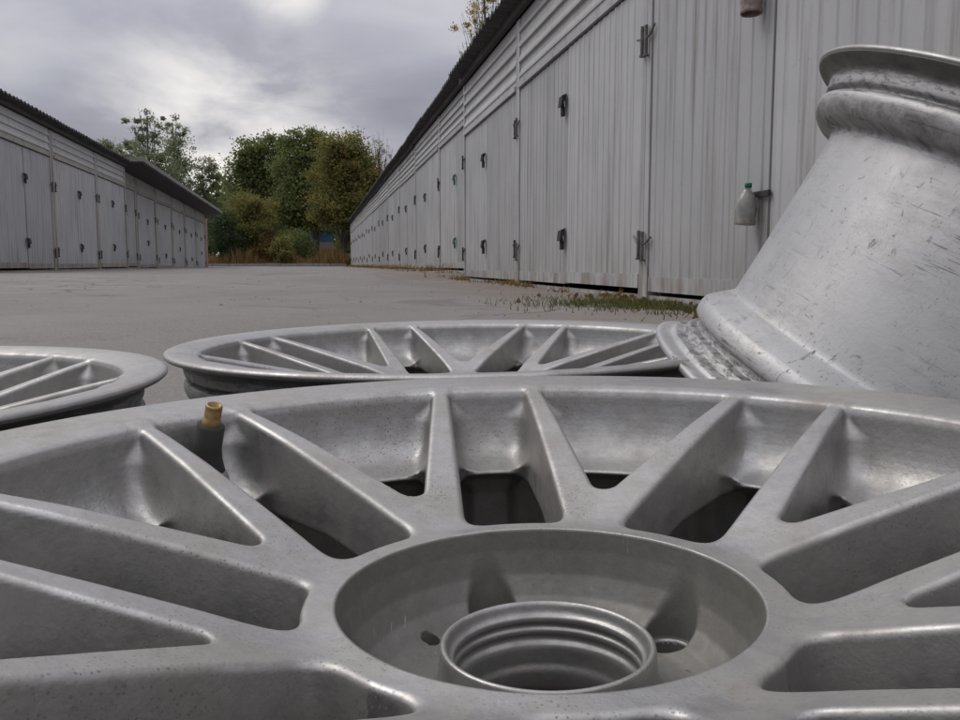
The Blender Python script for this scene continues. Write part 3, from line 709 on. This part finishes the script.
# stamped mark on the hub floor
cu = bpy.data.curves.new('stamped_mark', 'FONT'); cu.body = '21'; cu.size = .008; cu.extrude = .0005; cu.align_x = 'CENTER'
to = bpy.data.objects.new('tmp', cu); COL.objects.link(to)
me = bpy.data.meshes.new_from_object(to.evaluated_get(bpy.context.evaluated_depsgraph_get())); bpy.data.objects.remove(to)
me.materials.append(M['bore'])
hubo = [o for o in kids(w1) if o.name.startswith('hub')][0]
a = R(88); obj('stamped_mark', me, hubo, (.049 * math.sin(a), .049 * math.cos(a), WW - .0705), (0, 0, R(-60)))
# wheel behind, wheel at the left, wheel leaning at the right
w2 = make_wheel((-.0150, .7574, CH - .0630 - WW), (0, R(-.97), R(21)), 'silver alloy wheel lying flat behind the front wheel, under the tilted one')
w3 = make_wheel((-.4180, .4726, CH - .0649 - WW), (0, R(-.59), R(10)), 'silver alloy wheel lying flat at the left, cut by the photo edge')
ax = Vector((.4637, -.1768, .8682)).normalized()
qz = Vector((0, 0, 1)).rotation_difference(ax)
w4 = make_wheel((.3356, .6268, CH - .1683), (0, 0, 0), 'scuffed pale alloy wheel leaning tilted on the wheel behind, its bare barrel towards the viewer')
w4.rotation_euler = qz.to_euler()

# ------------------------------------------------------------------ vegetation
def leaf_mat(name, stops):
    def b_(n, b):
        rnd = n.new('ShaderNodeNewGeometry').outputs['Random Per Island']
        c = coords(n, False); a = n.noise(c, .55, 3)
        col = n.ramp(n.math('ADD', n.math('MULTIPLY', rnd, .5), n.math('MULTIPLY', a, .5)), *stops)
        setp(n, b, Base_Color=col, Roughness=.6); b.inputs['Specular IOR Level'].default_value = .25
        tr = n.new('ShaderNodeBsdfTranslucent', {0: col}); mx = n.new('ShaderNodeMixShader', {0: .48, 1: b.outputs[0], 2: tr.outputs[0]})
        n.l.new(mx.outputs[0], n.n['Material Output'].inputs[0])
    return material(name, b_)
LM = {'green': leaf_mat('green_leaves', [(.25, (.10, .135, .045)), (.5, (.155, .19, .065)), (.75, (.23, .24, .09))]),
      'poplar': leaf_mat('pale_green_leaves', [(.25, (.17, .205, .12)), (.5, (.235, .27, .16)), (.75, (.32, .34, .21))]),
      'dark': leaf_mat('dark_green_leaves', [(.25, (.03, .05, .022)), (.5, (.05, .075, .03)), (.75, (.075, .10, .04))]),
      'olive': leaf_mat('turning_leaves', [(.25, (.12, .145, .045)), (.5, (.20, .20, .06)), (.75, (.28, .215, .07))]),
      'rust': leaf_mat('rusty_leaves', [(.25, (.08, .045, .015)), (.5, (.15, .085, .025)), (.75, (.22, .14, .04))]),
      'yellow': leaf_mat('yellow_leaves', [(.25, (.30, .22, .05)), (.5, (.42, .32, .08)), (.75, (.5, .42, .16))]),
      'dry': leaf_mat('dry_grass', [(.25, (.11, .07, .03)), (.5, (.20, .13, .05)), (.75, (.30, .21, .09))]),
      'grass': leaf_mat('short_grass', [(.25, (.05, .07, .02)), (.5, (.10, .115, .035)), (.75, (.19, .165, .07))])}
def b_(n, b):
    c = coords(n); a = n.noise(n.scale(c, (8, 8, 2)), 1., 4)
    setp(n, b, Base_Color=n.ramp(a, (.3, (.045, .036, .028)), (.7, (.11, .095, .08))), Roughness=.95)
M['bark'] = material('bark', b_)
def leaves_mesh(name, pts, size, m, aspect=.6, up=.0):
    n = len(pts); d = rng.normal(size=(n, 3)); d[:, 2] += up; d /= np.linalg.norm(d, axis=1)[:, None]
    e = np.cross(d, rng.normal(size=(n, 3))); e /= np.linalg.norm(e, axis=1)[:, None]
    s = (size * rng.uniform(.6, 1.4, n))[:, None]
    v = np.stack([pts - d * s * .5, pts + e * s * aspect * .5, pts + d * s * .5, pts - e * s * aspect * .5], 1).reshape(-1, 3)
    return mesh(name, v, np.arange(n * 4).reshape(-1, 4), m)
def make_tree(name, x, y, h, lobes, leaf, label, group, n=5000, size=.2, trunk_r=.14, bare=False, clump=.5):
    """lobes: (dx, dy, z, rx, rz) ellipsoids of the crown; limbs run from the trunk into each lobe."""
    z0 = on_ground(x, y); root = empty(name, (x, y, z0)); tag(root, label, 'tree', group)
    t = MB(); zt = max(l[2] for l in lobes)
    bend = [(rng.normal() * .03 * h * .3, rng.normal() * .03 * h * .3) for _ in range(5)]
    tp = [Vector((bend[i][0] * i * .3, bend[i][1] * i * .3, zt * i / 4)) for i in range(5)]
    t.tube([Vector((0, 0, -.2))] + tp[1:], [trunk_r * (1.25 - .22 * i) for i in range(5)], 8)
    pts = []
    vol = sum(l[3] ** 2 * l[4] for l in lobes)
    for dx, dy, z, rx, rz in lobes:
        c = Vector((dx, dy, z)); k = min(3, max(0, z / zt * 4 - 1.3)); i = int(k); st_ = tp[i].lerp(tp[i + 1], k - i)
        t.tube([st_, st_.lerp(c, .5) + Vector((0, 0, -.1 * rz)), c], [trunk_r * .5, trunk_r * .32, trunk_r * .12], 6)
        for _ in range(7 if not bare else 12):
            d = Vector(rng.normal(size=3)).normalized(); d.z = abs(d.z) * .9 + (.5 if bare else 0); e = c + Vector((d.x * rx, d.y * rx, d.z * rz)) * .9
            mid = st_.lerp(e, .55) + Vector(rng.normal(size=3)) * .1 * rx
            t.tube([c.lerp(st_, rng.uniform(0, .6)), mid, e], [trunk_r * .2, trunk_r * .12, trunk_r * .04], 4, False)
            for _ in range(3 if not bare else 6):
                g_ = mid.lerp(e, rng.uniform(0, .9)); t.tube([g_, g_ + Vector(rng.normal(size=3)) * .3 * rx + Vector((0, 0, .25 * rz))], [trunk_r * .07, trunk_r * .025], 3, False)
        nl = int(2.3 * n * rx * rx * rz / vol); nc = max(5, int(nl / 60))
        d = rng.normal(size=(nc, 3)); d /= np.linalg.norm(d, axis=1)[:, None]
        cc = np.array(c) + d * np.array([rx, rx, rz]) * (rng.uniform(.2, 1.45, nc) ** .7)[:, None]
        w = rng.dirichlet(np.ones(nc) * 1.5); who = rng.choice(nc, nl, p=w)
        pts.append(cc[who] + rng.normal(size=(nl, 3)) * clump * .5 * min(rx, 1.6) * rng.uniform(.5, 1.2, nc)[who][:, None] * np.array([1, 1, .7]))
    t.build('trunk', M['bark'], root)
    if n:
        pts = np.concatenate(pts); pts[:, 2] = np.maximum(pts[:, 2], .1)
        obj('crown', leaves_mesh('crown', pts, size * .66, LM[leaf]), root)
    return root
def at(pxx, depth):                              # ground position seen in that column at that distance
    return ((pxx - 480) / 887 * depth, depth)
def hz(pyy, depth): return (264 - pyy) / 887 * depth + CH
def tree(name, pxx, depth, lobes_px, leaf, label, group='trees beyond the garages', **k):
    x, y = at(pxx, depth); s = depth / 887; gz = on_ground(x, y)
    lobes = [((a - pxx) * s, rng.uniform(-.6, .6), hz(b, depth) - gz, rx * s, rz * s) for a, b, rx, rz in lobes_px]
    return make_tree(name, x, y, max(l[2] for l in lobes), lobes, leaf, label, group, **k)
D1 = 78
tree('poplar_tree', 128, 74, [(120, 152, 13, 10), (110, 166, 12, 10), (133, 170, 16, 18), (122, 195, 20, 20)], 'poplar', 'low pale green tree just above the slab roof, leftmost of the trees', n=4200, size=.30)
tree('poplar_tree', 156, 80, [(140, 130, 8, 10), (152, 120, 9, 9), (160, 136, 9, 11), (148, 152, 14, 16), (160, 178, 20, 22), (150, 212, 20, 20)], 'poplar', 'tall pale green poplar behind the slab roof with a split top', n=6000, size=.29)
tree('poplar_tree', 180, 84, [(178, 126, 9, 9), (188, 136, 8, 10), (180, 152, 15, 16), (184, 180, 18, 22), (184, 215, 18, 20)], 'poplar', 'tall pale green poplar leaning right behind the slab roof, second of the two tall tops', n=5600, size=.29)
tree('poplar_tree', 206, 86, [(208, 170, 10, 12), (218, 176, 11, 14), (204, 198, 17, 20), (215, 225, 16, 22)], 'poplar', 'thin grey green tree over the far end of the left row, sky showing through', n=3600, size=.28)
tree('broadleaf_tree', 262, 70, [(255, 158, 13, 11), (272, 150, 14, 10), (250, 180, 16, 18), (275, 175, 18, 18), (262, 205, 24, 24)], 'green', 'bushy dark green tree left of the largest tree', n=14000, size=.30, clump=.6)
tree('broadleaf_tree', 318, 66, [(296, 148, 15, 11), (318, 144, 15, 9), (302, 172, 20, 20), (326, 170, 22, 20), (310, 202, 26, 22), (290, 210, 14, 18)], 'green', 'largest broad green tree between the two rows of garages', n=18000, size=.29, clump=.6, trunk_r=.2)
tree('broadleaf_tree', 345, 60, [(345, 152, 18, 13), (358, 168, 16, 16), (338, 180, 20, 18), (352, 200, 20, 20), (335, 212, 18, 12)], 'olive', 'olive and orange autumn tree in front of the largest green tree', n=15000, size=.26, clump=.6, trunk_r=.16)
tree('broadleaf_tree', 372, 62, [(370, 178, 12, 14), (376, 205, 14, 20), (368, 232, 16, 18)], 'rust', 'rust brown tree against the far end of the right row', n=6500, size=.26)
tree('bare_tree', 381, 66, [(381, 152, 10, 14), (376, 170, 9, 14), (388, 160, 8, 12)], 'olive', 'nearly bare grey tree showing over the right row of roofs', n=120, size=.18, bare=True, trunk_r=.12)
tree('young_tree', 252, 58, [(248, 205, 15, 9), (262, 212, 14, 10), (243, 222, 15, 12), (265, 232, 16, 14)], 'olive', 'small yellow green tree in front of the bushy dark green tree', n=7000, size=.2, trunk_r=.08)
# yellow leaved tree standing behind the near right garages
tree('birch_tree', 487, 46, [(466, 62, 10, 10), (470, 36, 12, 16), (484, 14, 16, 20), (505, 2, 18, 18), (478, 58, 12, 12), (495, 40, 16, 20)], 'yellow', 'sparse yellow autumn tree rising behind the right row of garages', n=1900, size=.15, trunk_r=.13, bare=True, clump=.35)
def shrub(pxx, depth, wpx, top, leaf, label, n=2500, size=.14):
    x, y = at(pxx, depth); s = depth / 887; gz = on_ground(x, y)
    root = empty('shrub', (x, y, gz)); tag(root, label, 'shrub', 'shrubs at the end of the yard')
    H = hz(top, depth) - gz; Wd = wpx * s / 2
    st_ = MB()
    for _ in range(9):
        e = Vector((rng.uniform(-.8, .8) * Wd, rng.uniform(-.8, .8) * Wd, H * rng.uniform(.5, .9))); st_.tube([(e.x * .15, e.y * .15, -.05), e * .5, e], [.025, .018, .006], 4, False)
    st_.build('stem', M['bark'], root)
    nc = n // 30; d = rng.normal(size=(nc, 3)); d /= np.linalg.norm(d, axis=1)[:, None]
    cc = d * np.array([Wd, Wd * .8, H * .5]) * rng.uniform(.4, 1, nc)[:, None] + np.array([0, 0, H * .5])
    who = rng.integers(0, nc, n); p = cc[who] + rng.normal(size=(n, 3)) * .16 * min(Wd, H)
    p[:, 2] = np.abs(p[:, 2])
    obj('foliage', leaves_mesh('foliage', p, size, LM[leaf]), root)
shrub(228, 56, 34, 212, 'dark', 'dark green shrub beside the brick pier of the left row', 4200)
shrub(248, 57.5, 34, 226, 'dark', 'dark shrub under the small yellow green tree', 3000)
shrub(268, 56.5, 34, 240, 'rust', 'low rusty shrub left of the tall dry weeds', 2200)
shrub(284, 55.5, 26, 236, 'olive', 'low olive shrub in the middle of the dry weeds', 2000)
shrub(300, 60, 36, 228, 'green', 'green shrub under the largest tree', 2600)
shrub(362, 60, 26, 226, 'rust', 'brown shrub beside the end wall of the right row', 2400)
# far-off wood closing the view behind the trees
n = 26000; uu = rng.uniform(88, 108, n); wv = rng.uniform(-40, 22, n); hh = (6.2 + 1.6 * np.sin(wv * .5) + 1.1 * np.sin(wv * 1.3 + 1)) * rng.uniform(0, 1, n) ** .8
pts = np.stack([-math.sin(AL) * uu + math.cos(AL) * wv, math.cos(AL) * uu + math.sin(AL) * wv, hh + .2], -1)
tag(obj('woods', leaves_mesh('woods', pts, .75, LM['green'])), 'far-off dark wood behind the trees', 'wood', kind='stuff')
# strip of dry weeds behind the kerb
n = 16000
uu = rng.uniform(56.5, 66, n); wv = rng.uniform(-11, 1.95, n)
hh = rng.uniform(.25, .9, n) * (1 + .6 * np.sin(wv * 1.7) * np.sin(wv * .6 + 1))
xx = -math.sin(AL) * uu + math.cos(AL) * wv; yy = math.cos(AL) * uu + math.sin(AL) * wv; zz = ground_z(uu, wv)
lean = rng.normal(size=(n, 2)) * .25 * hh[:, None]; wd = .035
v = np.stack([np.stack([xx - wd, yy, zz], -1), np.stack([xx + wd, yy, zz], -1), np.stack([xx + lean[:, 0], yy + lean[:, 1], zz + hh], -1)], 1).reshape(-1, 3)
tag(obj('weeds', mesh('weeds', v, np.arange(3 * n).reshape(-1, 3), LM['dry'])), 'tall dry weeds growing behind the kerb at the end of the yard', 'weeds', kind='stuff')
# soil bed and kerb at the end of the yard
m = MB(); us_ = np.linspace(55.9, 90, 12); ws_ = np.linspace(-30, 30, 30)
v = [(*uw(a, b), float(ground_z(a, b)) + .05) for a in us_ for b in ws_]; f = [(i * 30 + j, i * 30 + j + 1, i * 30 + j + 31, i * 30 + j + 30) for i in range(11) for j in range(29)]
m.add(v, [q[::-1] for q in f]); def_soil = material('soil', lambda n, b: setp(n, b, Base_Color=n.ramp(n.noise(coords(n, False), 3, 5), (.3, (.06, .045, .03)), (.7, (.14, .105, .07))), Roughness=.95))
tag(m.build('soil', def_soil), kind='structure')
kb = None
for k in range(13):
    u_, w_2 = 55.75, -11.2 + k * 1.0
    if kb is None:
        m = MB(); m.box(.012, .988, 0, .16, -.1, .19); o = m.build('kerb_stone', M['kerb']); kb = o.data
    else: o = obj('kerb_stone', kb)
    x, y = uw(u_, w_2); o.location = (x, y, float(ground_z(u_, w_2)) + random.uniform(-.015, .015)); o.rotation_euler = (0, R(random.uniform(-.6, .6)), AL + R(random.uniform(-.6, .6)))
    tag(o, 'grey concrete kerb stone edging the weeds at the end of the yard', 'kerb stone', 'kerb stones at the end of the yard')
# blue and grey shed half hidden by the trunks
x, y = at(318, 72); o = empty('shed', (x, y, on_ground(x, y)), (0, 0, AL)); tag(o, 'small blue and grey shed half hidden behind the tree trunks', 'shed')
m = MB(); m.box(-.7, 1.3, 0, 2.5, 0, 1.95); m.build('wall', M['wall'], o)
for k in range(3):
    m = MB(); m.box(-.7 + k * .667, -.7 + k * .667 + .655, -.03, .05, 1.95, 2.75); m.build('blue_panel', M['blue'], o)
m = MB(); m.box(-.9, 1.5, -.25, 2.7, 2.75, 2.85); m.build('roof', M['roof'], o)
# grass tuft and fallen leaves at the foot of the near garages
n = 3800
uu = rng.normal(4.1, .45, n); wv = np.clip(1.80 - np.abs(rng.normal(0, .30, n)), .9, 1.9)
uu = uu + (1.8 - wv) * .5; patch = np.sin(uu * 9) * np.sin(wv * 11 + 1) > -.55; uu, wv = uu[patch], wv[patch]; n = len(uu)
hh = rng.uniform(.012, .042, n); xx = -math.sin(AL) * uu + math.cos(AL) * wv; yy = math.cos(AL) * uu + math.sin(AL) * wv; zz = ground_z(uu, wv) - .002
an = rng.uniform(0, 6.28, n); lean = rng.normal(size=(n, 2)) * .5 * hh[:, None]; wd = .003
v = np.stack([np.stack([xx - wd * np.cos(an), yy - wd * np.sin(an), zz], -1), np.stack([xx + wd * np.cos(an), yy + wd * np.sin(an), zz], -1), np.stack([xx + lean[:, 0], yy + lean[:, 1], zz + hh], -1)], 1).reshape(-1, 3)
tag(obj('grass', mesh('grass', v, np.arange(3 * n).reshape(-1, 3), LM['grass'])), 'short green grass at the foot of the nearest garage doors', 'grass', kind='stuff')
n = 400
uu = np.concatenate([rng.uniform(2.6, 5.6, 230), rng.uniform(11, 40, n - 230)]); wv = 1.88 - np.abs(rng.normal(0, .22, n))
pts = np.stack([-math.sin(AL) * uu + math.cos(AL) * wv, math.cos(AL) * uu + math.sin(AL) * wv, ground_z(uu, wv) + .008], -1)
tag(obj('leaves', leaves_mesh('leaves', pts, .035, LM['rust'], .7)), 'dry fallen leaves along the foot of the right-hand garages', 'leaves', kind='stuff')
# dry grass caught along the foot of the far right-hand garages
n = 5000
uu = np.concatenate([rng.uniform(13, 54, 3600), rng.uniform(5.3, 12, n - 3600)]); wv = np.where(uu > 11.8, 2.10, 1.90) - np.abs(rng.normal(0, .16, n)) * np.where(uu > 11.8, 1.6, .5)
keep = (np.sin(uu * 1.7) + np.sin(uu * 3.9 + 1) + rng.normal(0, .5, n)) > .35; uu, wv = uu[keep], wv[keep]; n = len(uu)
hh = rng.uniform(.02, .13, n) * np.where(uu > 11.8, 1.2, .5); xx = -math.sin(AL) * uu + math.cos(AL) * wv; yy = math.cos(AL) * uu + math.sin(AL) * wv; zz = ground_z(uu, wv) - .002
lean = rng.normal(size=(n, 2)) * .7 * hh[:, None]; wd = .006
v = np.stack([np.stack([xx - wd, yy, zz], -1), np.stack([xx + wd, yy, zz], -1), np.stack([xx + lean[:, 0], yy + lean[:, 1], zz + hh], -1)], 1).reshape(-1, 3)
tag(obj('grass', mesh('grass', v, np.arange(3 * n).reshape(-1, 3), LM['dry'])), 'dry yellow grass along the foot of the far right-hand garages', 'grass', kind='stuff')
# grit scattered over the asphalt
n = 420
uu = rng.uniform(1.6, 12, n); wv = rng.uniform(-4.4, 1.8, n)
vv = []; ff = []
for a, b in zip(uu, wv):
    s = rng.uniform(.003, .010) * (1 + .6 * (rng.random() < .08)); x, y = uw(a, b); z = float(ground_z(a, b)); k = len(vv)
    for p in ((1, 0, 0), (-.3, .9, 0), (-.8, -.7, 0), (.1, .1, .8)): vv.append((x + s * p[0] * rng.uniform(.7, 1.3), y + s * p[1] * rng.uniform(.7, 1.3), z + s * p[2] - .001))
    ff += [(k, k + 1, k + 3), (k + 1, k + 2, k + 3), (k + 2, k, k + 3)]
tag(obj('gravel', mesh('gravel', vv, ff, M['slab'])), 'loose grit scattered over the asphalt yard', 'gravel', kind='stuff')
